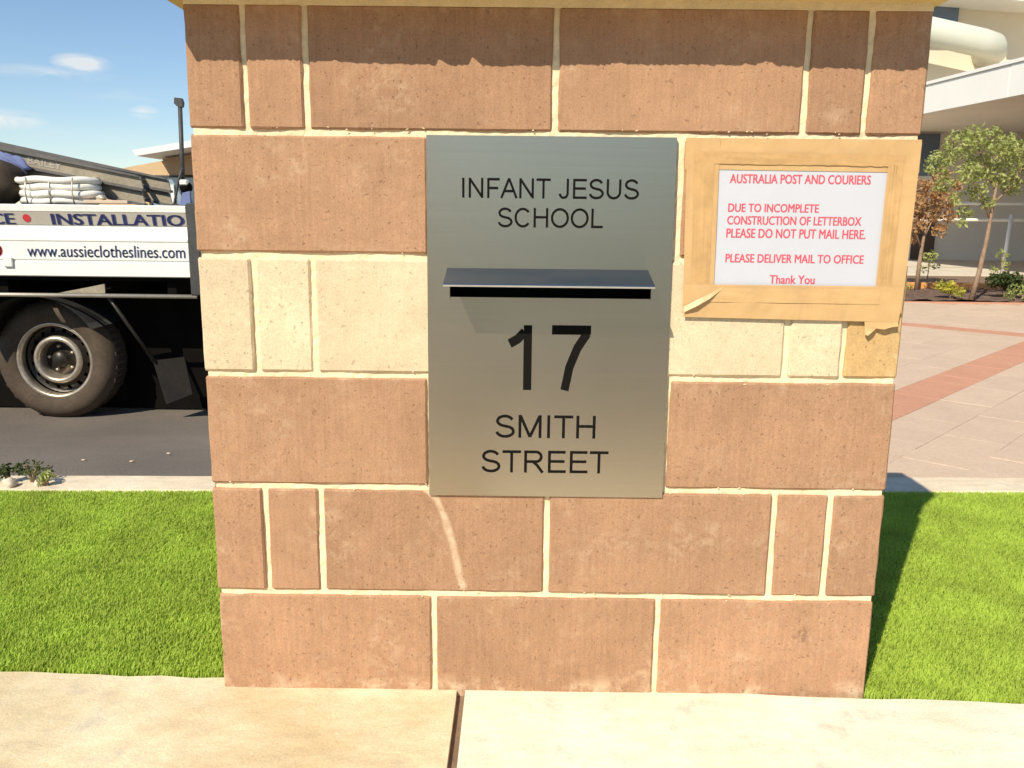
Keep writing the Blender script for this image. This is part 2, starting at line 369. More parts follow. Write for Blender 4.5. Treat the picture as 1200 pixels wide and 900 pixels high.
# ---------------------------------------------------------------- ground, footpath, road, kerbs
mk('ground', sheet('ground', [(-500, -500), (500, -500), (500, 700), (-500, 700)], -.52), 'earth', kind='structure')
def rl(x, o=0): return .011 - .0317*x + o          # back edge line of the footpath
fp = mk('footpath', prism('footpath', [(-9, rl(-9)), (-9, -1.25), (9, -1.25), (9, rl(9))], -.3, -.012, 'z'), 'filler', kind='structure')
edges = [-6.17, -4.67, -3.17, -1.67, -.162, -.146, 1.37, 2.87, 4.37, 5.87]
def slab(xa, xb, mat):
    bm = bmesh.new(); n = 24; rows = [0, -.045, -.3, -.6, -.9, -1.23]
    g = []
    for j, dy in enumerate(rows):
        r = []
        for i in range(n+1):
            x = xa+(xb-xa)*i/n
            jx = 0 if 0 < i < n else random.uniform(-.0012, .0012)
            y = rl(x)+(random.uniform(-.0035, .0035) if j == 0 else dy)
            r.append(bm.verts.new((x+jx, y, random.uniform(-.0006, .0006))))
        g.append(r)
    for a, b in zip(g, g[1:]):
        for i in range(n): bm.faces.new((b[i], b[i+1], a[i+1], a[i]))
    ret = bmesh.ops.extrude_face_region(bm, geom=bm.edges[:] + bm.faces[:])
    for v in ret['geom']:
        if isinstance(v, bmesh.types.BMVert): v.co.z = -.05
    bmesh.ops.recalc_face_normals(bm, faces=bm.faces[:])
    mk('slab', fin(bm, 'slab'), mat, fp)
slab(-.146, 1.37, 'slab_new'); slab(-1.67, -.162, 'slab_old'); slab(1.386, 2.87, 'slab_new'); slab(-3.17, -1.686, 'slab_old')
slab(2.886, 4.37, 'slab_new'); slab(-4.67, -3.186, 'slab_old')
mk('street_kerb', box('street_kerb', -30, 30, -1.41, -1.262, -.3, -.004, .01, 2), 'kerb', kind='structure')
mk('street', sheet('street', [(-40, -1.4), (-40, -9), (40, -9), (40, -1.4)], -.13), 'asphalt', kind='structure')
mk('verge', prism('verge', [(-40, -9), (-40, -30), (40, -30), (40, -9)], -.4, -.01, 'z'), 'turf_base', kind='structure')

def kb(x, w=0): return 1.15+.033*x+w               # front edge of the rear garden kerb
mk('lawn_soil', prism('lawn_soil', [(-7, rl(-7)), (-7, kb(-7)), (5.5, kb(5.5)), (5.5, rl(5.5))], -.3, -.006, 'z'), 'turf_base', kind='structure')
kbm = bmesh.new()
gk = [[kbm.verts.new((x, kb(x, w)+random.uniform(-.003, .003), z)) for x in np.linspace(-7, 5.5, 90)] for w, z in ((0, -.3), (0, -.004), (.008, .004), (.15, .004), (.158, -.004), (.158, -.4))]
for a, b in zip(gk, gk[1:]):
    for i in range(89): kbm.faces.new((a[i], a[i+1], b[i+1], b[i]))
bmesh.ops.recalc_face_normals(kbm, faces=kbm.faces[:])
mk('garden_kerb', fin(kbm, 'garden_kerb'), 'kerb', kind='structure')
# car park asphalt falls away to the left rear
bm = bmesh.new()
ys = [1.30, 1.8, 2.4, 3.0, 3.4, 4.0, 8, 16, 40]; zs = [-.065, -.13, -.225, -.325, -.364, -.368, -.37, -.375, -.39]
g = [[bm.verts.new((x, y + (.033*x if y < 1.4 else 0), z)) for x in (-40, -12, -8, -4, -2, .05)] for y, z in zip(ys, zs)]
for a, b in zip(g, g[1:]):
    for i in range(5): bm.faces.new((a[i], a[i+1], b[i+1], b[i]))
mk('car_park', fin(bm, 'car_park', True), 'asphalt', kind='structure')
mk('side_kerb', box('side_kerb', .05, .2, 1.36, 9, -.45, -.002, .008, 2), 'kerb', kind='structure')

# paving of the forecourt, right
paving = mk('paving', prism('paving', [(.2, 1.36), (7.5, 1.56), (9, 7.46), (.2, 7.46)], -.4, -.008, 'z'), 'sand', kind='structure')
ud = Vector((.684, .729)); vd = Vector((.729, -.684))       # along and across the courses
def inview(p, m=.25):
    d = p.y+1.44; x = p.x+.06
    return 1.36+.034*p.x-.02 < p.y < 7.44 and x < .60*d+m and x > .415*d-m-.1*d
pieces = []
red_lines = []
for j in range(-40, 20):
    v0 = -.337-.2425*0 + (j*.2345)                          # course boundaries; the band sits from -.58 to -.337
    red = (j == -1)
    step = .47 if not red else .235
    for i in range(-4, 60):
        u0 = i*step + (.235 if (j % 2 and not red) else 0)
        c = ud*(u0+step/2)+vd*(v0+.117)
        if not inview(c): continue
        crossband = abs((u0+step/2) - 6.27) < .12
        pieces.append((c, step, v0, red))
pieces.sort(key=lambda t: (t[0]-Vector((-.06, -1.44))).length)
rz = math.atan2(ud.y, ud.x)
pm = {}
for key, st, mt in (('tan', .47, 'paver'), ('red', .235, 'paver_red'), ('half', .235, 'paver')):
    me = box('paver', -st/2+.0012, st/2-.0012, -.1163, .1163, -.02, .0, .0012); me.materials.append(M[mt]); pm[key] = me
# second thin band runs across the courses
def is_cross(c): return abs(c.dot(ud) - 6.18) < .118
rest = bmesh.new(); cnt = 0
for c, st, v0, red in pieces:
    if c.y < kb(c.x, .158)+.20: pass
    for hs in ((-.1175, .1175) if st > .3 else (0,)):
        pass
    parts = [(c, st)]
    if st > .3 and (is_cross(c-ud*.1175) or is_cross(c+ud*.1175)): parts = [(c-ud*.1175, .235), (c+ud*.1175, .235)]
    for cc, s2 in parts:
        r = red or is_cross(cc)
        key = 'red' if r else ('tan' if s2 > .3 else 'half')
        z = random.uniform(-.0006, .0006)
        if cnt < 296: mk('paver', pm[key], None, paving, (cc.x, cc.y, z), (0, 0, rz)); cnt += 1
        else: addbox(rest, -s2/2+.002, s2/2-.002, -.1155, .1155, -.02, z, Matrix.Translation((cc.x, cc.y, 0)) @ Matrix.Rotation(rz, 4, 'Z'))
if len(rest.verts): mk('far_pavers', fin(rest, 'far_pavers'), 'paver', paving, kind='stuff')
else: rest.free()
# triangles between kerb and first courses are closed by a mortar haunch
mk('paving_edge', prism('paving_edge', [(.2, kb(.2, .16)), (5.5, kb(5.5, .16)), (5.5, kb(5.5, .52)), (.2, kb(.2, .52))], -.3, -.0014, 'z'), 'paver', kind='structure')

# ---------------------------------------------------------------- turf
def blades(name, regions, mat):
    V = []; 
    for (x0, x1, fy0, fy1, dens, hgt) in regions:
        ym = max(fy1(x0), fy1(x1)); y0m = min(fy0(x0), fy0(x1)); n = int((x1-x0)*(ym-y0m)*dens)
        x = rng.uniform(x0, x1, n); y = rng.uniform(y0m, ym, n)
        k = (y > fy0(x)) & (y < fy1(x)) & ~((abs(x) < .597) & (y < .222)); x, y = x[k], y[k]; n = len(x)
        a = rng.uniform(0, 2*np.pi, n); w = rng.uniform(.0008, .0015, n); hh = hgt*rng.uniform(.55, 1.15, n)
        lean = rng.uniform(.25, 1.25, n)*hh; la = rng.normal(.5, 1.1, n)
        dx, dy = np.cos(a)*w, np.sin(a)*w
        ex, ey = np.cos(la)*lean, np.sin(la)*lean
        z0 = np.full(n, -.006)
        V.append(np.stack([x-dx, y-dy, z0, x+dx, y+dy, z0, x+dx*.7+ex*.45, y+dy*.7+ey*.45, hh*.62, x-dx*.7+ex*.45, y-dy*.7+ey*.45, hh*.62, x+ex, y+ey, hh], 1).reshape(-1, 3))
    V = np.concatenate(V); nb = len(V)//5
    me = bpy.data.meshes.new(name); me.vertices.add(len(V)); me.vertices.foreach_set('co', V.ravel())
    b = np.arange(nb)[:, None]*5
    loops = np.concatenate([b+np.array([[0, 1, 2, 3]]), b+np.array([[3, 2, 4]])], 1).ravel()
    me.loops.add(len(loops)); me.loops.foreach_set('vertex_index', loops.astype(np.int32))
    me.polygons.add(nb*2); st = (np.arange(nb)[:, None]*7+np.array([[0, 4]])).ravel(); me.polygons.foreach_set('loop_start', st.astype(np.int32))
    me.update(); me.validate()
    return me
f0 = lambda x: .013 - .0317*x; f1 = lambda x: 1.15+.033*x - .004
turf = mk('turf', blades('turf', [(-1.95, -.55, f0, f1, 125000, .0085), (.55, 1.75, f0, f1, 125000, .0085), (-.55, .55, f0, f1, 25000, .0105), (-4, -1.95, f0, f1, 14000, .02), (1.75, 4, f0, f1, 14000, .02)], 'grass'), 'grass', kind='stuff', label='bright green short turf around the foot of the masonry pillar', category='grass')

# ---------------------------------------------------------------- the pillar
DEP = .22
pillar = thing('masonry_pillar', 'brown and cream block pillar with yellow mortar joints carrying the school letterbox', 'pillar')
zj = [.0, .191, .392, .594, .797, .996, 1.197]       # bed joint centres
mm = bmesh.new()
nx, nzz = 120, 120
g = [[mm.verts.new((-.5905+1.181*i/nx, .0056+.0012*math.sin(i*.31+j*.17)+random.uniform(-.0009, .0009), -.05+1.245*j/nzz)) for i in range(nx+1)] for j in range(nzz+1)]
# leave the opening behind the letterbox empty
for j in range(nzz):
    for i in range(nx):
        c = (g[j][i].co+g[j+1][i+1].co)/2
        if abs(c.x) < .19 and .40 < c.z < .985: continue
        mm.faces.new((g[j][i], g[j][i+1], g[j+1][i+1], g[j+1][i]))
for x in (-.5905, .5905):
    vs = [mm.verts.new(p) for p in ((x, .0048, -.05), (x, DEP-.005, -.05), (x, DEP-.005, 1.195), (x, .0048, 1.195))]; mm.faces.new(vs)
vs = [mm.verts.new(p) for p in ((-.5905, DEP-.005, -.05), (.5905, DEP-.005, -.05), (.5905, DEP-.005, 1.195), (-.5905, DEP-.005, 1.195))]; mm.faces.new(vs)
mk('mortar', fin(mm, 'mortar'), 'mortar', pillar)
def block(x0, x1, z0, z1, mat, label=None):
    """block with slightly worn, wavy arrises"""
    bm = bmesh.new(); nX = max(4, int((x1-x0)/.03)); nZ = 6
    dy = random.uniform(-.0012, .0012); bev = .0032
    def prof(t, n): return [0, .4] + [1+i for i in range(n-1)] + [n-.4, n]
    us = [x0, x0+bev]+[x0+(x1-x0)*i/nX for i in range(1, nX)]+[x1-bev, x1]
    ws = [z0, z0+bev]+[z0+(z1-z0)*i/nZ for i in range(1, nZ)]+[z1-bev, z1]
    jx = {}; g = []
    for j, w in enumerate(ws):
        r = []
        for i, u in enumerate(us):
            eu = i in (0, len(us)-1); ew = j in (0, len(ws)-1)
            x = u + (random.uniform(-.0009, .0009) if eu else 0); z = w + (random.uniform(-.0009, .0009) if ew else 0)
            y = dy + (bev if (eu or ew) else random.uniform(-.0003, .0003))
            if eu and ew: y += .002; x += .001 if i == 0 else -.001
            r.append(bm.verts.new((x, y, z)))
        g.append(r)
    for a, b in zip(g, g[1:]):
        for i in range(len(us)-1): bm.faces.new((a[i], a[i+1], b[i+1], b[i]))
    ring = g[0][:] + [r[-1] for r in g[1:]] + g[-1][-2::-1] + [r[0] for r in g[-2:0:-1]]
    back = [bm.verts.new((v.co.x, DEP+dy, v.co.z)) for v in ring]
    for i in range(len(ring)): k = (i+1) % len(ring); bm.faces.new((ring[k], ring[i], back[i], back[k]))
    bm.faces.new(back[::-1]); bmesh.ops.recalc_face_normals(bm, faces=bm.faces[:])
    o = mk('block', fin(bm, 'block'), mat, pillar)
    if label: o['label'] = label
J = .0052
def row(i, xs, mats):
    z0 = zj[i]+(J if i else 0); z1 = zj[i+1]-J
    if i == 0: z0 = -.04
    for (a, b), m in zip(xs, mats): block(a+(J if a > -.59 else 0)+random.uniform(-.0006, .0006), b-(J if b < .59 else 0)+random.uniform(-.0006, .0006), z0, z1, m)
E5 = .595
six = [(-E5, -.502), (-.502, -.403), (-.403, -.001), (-.001, .402), (.402, .501), (.501, E5)]
row(0, [(-E5, -.203), (-.203, .204), (.204, E5)], ['brown']*3)
row(1, six, ['brown']*6)
row(2, [(-E5, -.207), (.2035, E5)], ['brown']*2)
row(3, [(-E5, -.503), (-.503, -.403), (-.403, -.195), (.19, .402), (.402, .499), (.499, E5)], ['cream']*5+['tan'])
row(4, [(-E5, -.205), (.208, E5)], ['brown']*2)
row(5, six, ['brown']*6)
# crumbs and squeezed-out mortar along the joints
bm = bmesh.new()
for k in range(70):
    j = random.choice((1, 1, 2, 3, 4, 5, 5, 5)); x = random.uniform(-.58, .58); z = zj[j]+random.choice((1, 1, -1))*random.uniform(.0045, .0085)
    if abs(x) < .215 and .37 < z < 1.0: continue
    w_ = random.uniform(.0008, .0035)
    bmesh.ops.create_icosphere(bm, subdivisions=1, radius=1, matrix=Matrix.Translation((x, .0006, z)) @ Matrix.Rotation(random.uniform(-.5, .5), 4, 'Y') @ Matrix.Diagonal((w_, .0010, random.uniform(.0006, .0015), 1)))
mk('mortar_crumbs', fin(bm, 'mortar_crumbs', True), 'mortar', pillar, kind='stuff')
# cap slab: a rough front arris with a few broken nicks
bm = bmesh.new(); n = 260; x0, x1 = -.632, .609
fr = []
for i in range(n+1):
    x = x0+(x1-x0)*i/n; y = -.095+random.uniform(-.0016, .0016)+.002*math.sin(x*9)
    for nx_, d, wdt in ((-.238, .017, .0105), (-.185, .022, .0105), (.285, .012, .02), (.25, .008, .008), (.53, .008, .008), (-.41, .004, .02), (.05, .004, .03)):
        if abs(x-nx_) < wdt: y += .62*d*(1-abs(x-nx_)/wdt)
    if x > .54: y += .082*(x-.54)/.069          # unseen front right corner, shaped back to trim its shadow on the lawn
    fr.append((x, y))
low = [bm.verts.new((x, y, 1.203)) for x, y in fr]; up = [bm.verts.new((x, min(y, -.095 if x < .54 else y)-.004+random.uniform(-.001, .001), 1.228)) for x, y in fr]; top = [bm.verts.new((x, min(y, -.095 if x < .54 else y)+.006, 1.236)) for x, y in fr]
bl = [bm.verts.new((x, DEP+.004, 1.203)) for x, y in fr]; bt = [bm.verts.new((x, DEP+.004, 1.236)) for x, y in fr]
for A_, B_ in ((bl, low), (low, up), (up, top), (top, bt), (bt, bl)):
    for i in range(n): bm.faces.new((A_[i], A_[i+1], B_[i+1], B_[i]))
for i in (0, n): bm.faces.new([low[i], up[i], top[i], bt[i], bl[i]])
bmesh.ops.recalc_face_normals(bm, faces=bm.faces[:])
mk('cap', fin(bm, 'cap'), 'cap', pillar)
mk('bed_mortar', box('bed_mortar', -.594, .594, .001, DEP-.002, 1.190, 1.2035), 'mortar', pillar)

# ---------------------------------------------------------------- letterbox plate
lb = thing('letterbox', 'brushed steel letterbox plate with engraved school name, number 17 and a mail slot', 'letterbox', (0, 0, .38))
def P(o): return o
Z0 = .38
bm = bmesh.new()
px = [-.2085, -.174, .168, .2015]; pz = [.381, .731, .7535, .9935]
def lean(x, z): return x + (-.0035*((z-.381)/.612) if x > .19 else (-.001 if x < -.19 else 0))
PY = -.0045
fv = [[bm.verts.new((lean(x, z), PY, z-Z0)) for x in px] for z in pz]
for j in range(3):
    for i in range(3):
        if i == 1 and j == 1: continue
        bm.faces.new((fv[j][i], fv[j][i+1], fv[j+1][i+1], fv[j+1][i]))
ret = bmesh.ops.extrude_face_region(bm, geom=bm.faces[:])
for v in ret['geom']:
    if isinstance(v, bmesh.types.BMVert): v.co.y += .0055
bmesh.ops.recalc_face_normals(bm, faces=bm.faces[:])
mk('face_plate', fin(bm, 'face_plate'), 'steel', lb)
bm = bmesh.new()   # open box behind the slot
v = [bm.verts.new(p) for p in ((-.19, .001, .73-Z0-.2), (.185, .001, .73-Z0-.2), (.185, .001, .98-Z0), (-.19, .001, .98-Z0), (-.19, .20, .73-Z0-.2), (.185, .20, .73-Z0-.2), (.185, .20, .98-Z0), (-.19, .20, .98-Z0))]
for f in ((4,5,6,7), (0,1,5,4), (3,7,6,2), (0,4,7,3), (1,2,6,5)): bm.faces.new([v[i] for i in f])
mk('mail_box', fin(bm, 'mail_box'), 'slot', lb)
# hood over the slot: folded sheet with a turned lip
FP = .085
hood = prism('hood', [(PY, .7775-Z0), (PY-.001, .7795-Z0), (-FP, .7605-Z0), (-FP-.0015, .7560-Z0), (-FP+.0005, .7560-Z0), (-FP+.0015, .7590-Z0), (PY, .7765-Z0)], -.1760, .1592, 'x')
mk('flap', hood, 'flap', lb)
bm = bmesh.new(); addbox(bm, -.1763, .1595, -FP-.0022, -FP-.0015, .7555-Z0, .7582-Z0)
mk('lip', fin(bm, 'lip'), 'rail', lb)
for nm, x0_, x1_ in (('slot_frame', -.1745, -.1715), ('slot_frame', .1655, .1685)):
    mk(nm, box(nm, x0_, x1_, PY-.0035, PY-.0002, .729-Z0, .756-Z0), 'steel', lb)
LY = PY-.0005
for txt, a, b, c, d, t in (('INFANT JESUS', -.151, .1395, .8945, .9265, .127), ('SCHOOL', -.092, .0835, .8475, .879, .127), ('SMITH', -.0935, .080, .4875, .528, .120), ('STREET', -.1175, .1065, .4245, .4645, .120), ('17', -.0775, .0745, .5725, .6845, .142)):
    mk('lettering', stroke_mesh(txt, a, b, c-Z0, d-Z0, t), 'ink', lb, (0, LY, 0))

# ---------------------------------------------------------------- taped paper notice
nt = thing('paper_notice', 'white paper notice with red print held on by wide brown packing tape', 'notice', (.4, 0, .7))
def tape(corners, y, seed, wrinkle=.0007, ragged=0., nU=44, nV=10):
    """corners bl, br, tr, tl in (x, z)"""
    r = random.Random(seed); bm = bmesh.new(); ph = [r.uniform(0, 6) for _ in range(6)]; fr_ = [r.uniform(3, 9) for _ in range(4)]
    bl, br, tr, tl = [Vector(c) for c in corners]; g = []
    for j in range(nV+1):
        rr = []
        for i in range(nU+1):
            u, w = i/nU, j/nV
            p = (bl*(1-u)+br*u)*(1-w)+(tl*(1-u)+tr*u)*w
            yy = y-abs(wrinkle*(math.sin(fr_[0]*u*2+ph[0]+3*w)*.5+math.sin(fr_[1]*u+ph[1]-4*w)*.35+math.sin(9*w+ph[2]+3*u)*.3))*(.3+.7*math.sin(math.pi*w))
            if j in (0, nV): p = p + Vector((r.uniform(-ragged, ragged), r.uniform(-ragged, ragged)))
            rr.append(bm.verts.new((p.x-.4, yy, p.y-.7)))
        g.append(rr)
    for a, b in zip(g, g[1:]):
        for i in range(nU): bm.faces.new((a[i], a[i+1], b[i+1], b[i]))
    return bm
mk('paper_sheet', box('paper_sheet', .262-.4, .546-.4, -.0042, -.0037, .752-.7, .953-.7), 'paper', nt)
def tp(bm, lab=None):
    o = mk('tape_strip', fin(bm, 'tape_strip', True), 'tape', nt)
    if lab: o['label'] = lab
tp(tape([(.212, .944), (.594, .942), (.5935, .994), (.2125, .993)], -.0052, 1))                       # top
tp(tape([(.2205, .715), (.271, .712), (.2675, .992), (.2135, .992)], -.0062, 2, .0008))                # left
tp(tape([(.540, .700), (.588, .712), (.5935, .990), (.5425, .990)], -.0066, 3, .0008))                 # right
# bottom strip with a folded left corner and a torn right tongue
bm = tape([(.222, .702), (.584, .697), (.588, .757), (.220, .757)], -.0074, 4, .0012)
tp(bm)
tp(tape([(.262, .728), (.548, .727), (.548, .752), (.262, .752)], -.0088, 8, .0008))
for q, (cs, sd_) in enumerate(((((.232, .736), (.262, .742), (.260, .955), (.228, .958)), 21), (((.543, .742), (.566, .738), (.568, .955), (.547, .953)), 22), (((.228, .953), (.568, .951), (.570, .968), (.226, .972)), 23))):
    o_ = mk('tape_strip', fin(tape(cs, -.0071, sd_, .0006, .0006), 'tape_strip', True), 'tape_double', nt, label='darker doubled layer of tape along the paper edge')
bm = bmesh.new()
f1_ = [(.222, .7105, -.012), (.240, .7205, -.017), (.262, .733, -.0145), (.283, .7485, -.0092), (.287, .7545, -.0092), (.262, .7415, -.0102), (.238, .729, -.0105), (.2205, .719, -.0098)]
vs = [bm.verts.new((a-.4, y, z-.7)) for a, z, y in f1_]
for i in range(3): bm.faces.new((vs[i], vs[i+1], vs[6-i], vs[7-i]))
mk('tape_fold', fin(bm, 'tape_fold', True), 'tape', nt)
bm = bmesh.new()   # torn tongue, curling off the tan block
tg = [(.527, .701), (.540, .7015), (.556, .701), (.570, .700), (.5835, .6985), (.5832, .6905), (.572, .689), (.560, .685), (.548, .686), (.541, .681), (.533, .674), (.530, .676)]
tv = [bm.verts.new((a-.4, -.0068 - (.004 if k in (5, 6, 7, 9, 10) else 0), z-.7)) for k, (a, z) in enumerate(tg)]
c0 = bm.verts.new((.5355-.4, -.0072, .690-.7)); c1 = bm.verts.new((.562-.4, -.0075, .695-.7))
for a, b in ((0, 1), (11, 0), (10, 11), (9, 10), (8, 9)): bm.faces.new((tv[a], tv[b], c0))
for a, b in ((2, 3), (3, 4), (4, 5), (5, 6), (6, 7)): bm.faces.new((tv[a], tv[b], c1))
bm.faces.new((tv[1], tv[2], c1, c0)); bm.faces.new((c0, c1, tv[7], tv[8]))
bmesh.ops.recalc_face_normals(bm, faces=bm.faces[:])
mk('torn_tape_end', fin(bm, 'torn_tape_end', True), 'tape', nt)
PYt = -.0048
for txt, a, b, c, d, bo in (('AUSTRALIA POST AND COURIERS', .287, .5165, .9225, .937, .0105), ('DUE TO INCOMPLETE', .287, .4355, .8765, .890, .0105), ('CONSTRUCTION OF LETTERBOX', .2865, .507, .856, .870, .0105),
                         ('PLEASE DO NOT PUT MAIL HERE.', .2865, .516, .8345, .8495, .0105), ('PLEASE DELIVER MAIL TO OFFICE', .2875, .5165, .794, .808, .0105), ('Thank You', .363, .438, .7595, .7735, .0105)):
    mk('lettering', font_mesh(txt, a-.4, b-.4, c-.7, d-.7, 0, (.0008, 1)), 'red', nt, (0, PYt, 0))

# ---------------------------------------------------------------- the truck
TZ = -.368
TR = (-3.0, 3.3, TZ)
tr = thing('tray_truck', 'white drop-side tray truck with navy sign lettering parked on the asphalt', 'truck', TR)
def tb(name, x0, x1, y0, y1, z0, z1, mat, bev=0, par=None, **k): return mk(name, box(name, x0+3, x1+3, y0-3.3, y1-3.3, z0-TZ, z1-TZ, bev), mat, par or tr, **k)
prof = [(0, .495), (-.006, .50), (-.006, .572), (-.001, .576), (-.001, .584), (-.006, .588), (-.006, .686), (-.010, .692), (-.010, .700), (-.006, .704), (.012, .766), (.013, .770), (.012, .774), (-.008, .846), (-.013, .850), (-.016, .880), (-.012, .886), (.03, .886), (.034, .495)]
def side(xa, xb): return mk('side_board', prism('side_board', [(y, z-TZ) for y, z in prof], xa+3, xb+3, 'x'), 'alu', tr)
sb1 = side(-4.9, -1.868); mk('shaded_sign_band', prism('shaded_sign_band', [(.0085, .776-TZ), (-.0105, .8455-TZ), (.0, .8455-TZ), (.02, .776-TZ)], -1.9, 1.13, 'x'), 'band', tr); side(-1.80, -1.52)
def sign(txt, a, b, c, d, y0, y1, bold, mat='navy', parent=tr):
    me = font_mesh(txt, a+3, b+3-(.014 if bold > .03 else .003), 0, 1, 0, (.005, 2) if bold > .03 else (.003, 1)); n = len(me.vertices); v = np.zeros(n*3); me.vertices.foreach_get('co', v); v = v.reshape(-1, 3)
    w = v[:, 2].copy(); v[:, 2] = c+(d-c)*w-TZ; v[:, 1] = y0+(y1-y0)*w; me.vertices.foreach_set('co', v.ravel()); me.update()
    return mk('lettering', me, mat, parent)
sign('INSTALLATIO', -2.612, -1.876, .777, .837, .0060, -.0115, .035)
sign('N', -1.775, -1.71, .777, .837, .0060, -.0115, .035)
sign('SERVICE', -3.235, -2.805, .777, .837, .0060, -.0115, .035)
sign('www.aussieclotheslines.com', -2.758, -1.885, .603, .668, -.0085, -.0085, .0105, 'navy_pale')
sign('0', -2.95, -2.894, .603, .668, -.0085, -.0085, .03, 'truckred')
bm = bmesh.new(); bm.faces.new([bm.verts.new((.2550+.0215*math.cos(t*math.pi/12), -.0035-.0061*math.sin(t*math.pi/12), .811+.0215*math.sin(t*math.pi/12)-TZ)) for t in range(24)])
mk('red_spot', fin(bm, 'red_spot'), 'truckred', tr)
tb('corner_post', -1.866, -1.802, 3.285, 3.36, .40, .90, 'darkgrey', .004)
tb('tray_floor', -4.9, -1.52, 3.335, 5.25, .47, .515, 'dark')
tb('far_side_board', -4.9, -1.52, 5.25, 5.28, .495, .885, 'alu', .004)
tb('tail_board', -1.52, -1.49, 3.3, 5.28, .495, .885, 'alu', .004)
mk('under_rail', tube('under_rail', [(-1.9, -.0, .391-TZ), (1.16, 0, .391-TZ)], .0115, 8), 'rail', tr)
for x in (-4.3, -3.6, -2.95, -2.367, -2.0): tb('tray_bearer', x-.025, x+.025, 3.36, 5.2, .385, .47, 'dark')
tb('chassis_rail', -5.6, -1.6, 3.72, 3.80, .16, .384, 'dark'); tb('chassis_rail', -5.6, -1.6, 4.75, 4.83, .16, .384, 'dark')
tb('tool_box', -2.33, -1.60, 3.98, 4.4, -.27, .384, 'dark', .01)
tb('under_shade_panel', -3.6, -1.6, 3.75, 3.85, -.355, .384, 'dark')  # added dark panel, stands in for the shade beneath the truck
tb('axle_box', -2.9, -2.45, 3.66, 3.75, -.30, .2, 'dark', .02)
tb('hinge_bracket', -2.89, -2.84, 3.279, 3.292, .545, .60, 'alu', .004)
mk('reflector', prism('reflector', [(.38, .402-TZ), (.64, .402-TZ), (.64, .455-TZ), (.56, .438-TZ)], .02, .03, 'y'), 'ladder', tr)
# stay and mud flap
mk('flap_stay', tube('flap_stay', [(.655, .02, .385-TZ), (.828, .16, -.005-TZ)], .011, 6), 'rim_dark', tr)
mk('mud_flap', prism('mud_flap', [(.815, -.005-TZ), (1.0, .02-TZ), (1.035, -.20-TZ), (.875, -.265-TZ)], .17, .182, 'y'), 'flap_rubber', tr)
# wheel arch guards: two curved strips
for a0, a1, rr in ((92, 158, .385), (32, 88, .385)):
    bm = bmesh.new(); g = []
    for y in (.02, .56):
        g.append([bm.verts.new((.215+rr*math.cos(rad(a0+(a1-a0)*i/10)), y, .362+rr*math.sin(rad(a0+(a1-a0)*i/10)))) for i in range(11)])
    for i in range(10): bm.faces.new((g[0][i], g[0][i+1], g[1][i+1], g[1][i]))
    r_ = bmesh.ops.solidify(bm, geom=bm.faces[:], thickness=.012)
    mk('mudguard', fin(bm, 'mudguard', True), 'darkgrey', tr)
# wheels
def wheel(cx, cy, R=.340):
    w = mk('wheel', lathe_y('wheel', [(.222, .0), (.235, -.012), (.285, -.020), (.318, -.010), (.334, .0105), (R, .03), (R, .165), (.325, .185), (.23, .19)], 64), 'tyre', tr, (cx, cy, R))
    bm = bmesh.new()
    for k in range(54):
        a = 2*math.pi*k/54
        addbox(bm, R-.004, R+.004, .028+(.0 if k % 2 else .02), .165-(.02 if k % 2 else 0), -.011, .011, Matrix.Rotation(a, 4, 'Y'))
    mk('tread', fin(bm, 'tread'), 'tread', w)
    mk('rim', lathe_y('rim', [(.206, .06), (.203, .03), (.206, .006), (.222, -.004), (.228, .004), (.22, .02)], 64), 'rim', w)
    # dished centre with vent holes
    bm = bmesh.new(); n = 48; rs = [(.203, .075), (.188, .085), (.162, .066), (.142, .04)]
    rings = [[bm.verts.new((r*math.cos(2*math.pi*k/n), y, r*math.sin(2*math.pi*k/n))) for k in range(n)] for r, y in rs]
    for j, (a, b) in enumerate(zip(rings, rings[1:])):
        for k in range(n):
            if j == 1 and k % 3 == 1: continue
            bm.faces.new((a[k], b[k], b[(k+1) % n], a[(k+1) % n]))
    mk('rim_disc', fin(bm, 'rim_disc', True), 'rim_dark', w)
    mk('rim_ring', lathe_y('rim_ring', [(.145, .042), (.138, .026), (.124, .020), (.112, .030), (.105, .060), (.102, .10)], 48), 'rim', w)
    mk('hub', lathe_y('hub', [(.103, .098), (.05, .092), (.048, .06), (.040, .045), (.0, .042)], 32), 'rim_dark', w)
    nut = lathe_y('nut', [(.010, .02), (.010, 0), (.0, -.002)], 6); nut.materials.append(M['rim'])
    for k in range(5):
        a = 2*math.pi*k/5+.5; mk('nut', nut, None, w, (.075*math.cos(a), .075, .075*math.sin(a)))
    bm = bmesh.new(); bmesh.ops.create_circle(bm, cap_ends=True, segments=32, radius=.21, matrix=Matrix.Translation((0, .13, 0)) @ Matrix.Rotation(rad(90), 4, 'X'))
    mk('brake_drum', fin(bm, 'brake_drum'), 'dark', w)
wheel(.222, .20, .352); wheel(-2.75, .10)
# cab far left, outside the frame
mk('cab', prism('cab', [(-1.92, .42), (-3.3, .42), (-3.3, 1.0), (-3.0, 1.25), (-2.7, 1.95), (-1.92, 1.98)], .02, 1.9, 'y'), 'alu', tr)
mk('cab_window', prism('cab_window', [(-2.08, 1.28), (-2.85, 1.28), (-2.63, 1.84), (-2.08, 1.86)], .012, .018, 'y'), 'blue_glass', tr)
mk('cab_door', prism('cab_door', [(-2.02, .5), (-2.95, .5), (-2.95, 1.22), (-2.02, 1.22)], .008, .018, 'y'), 'alu', tr)
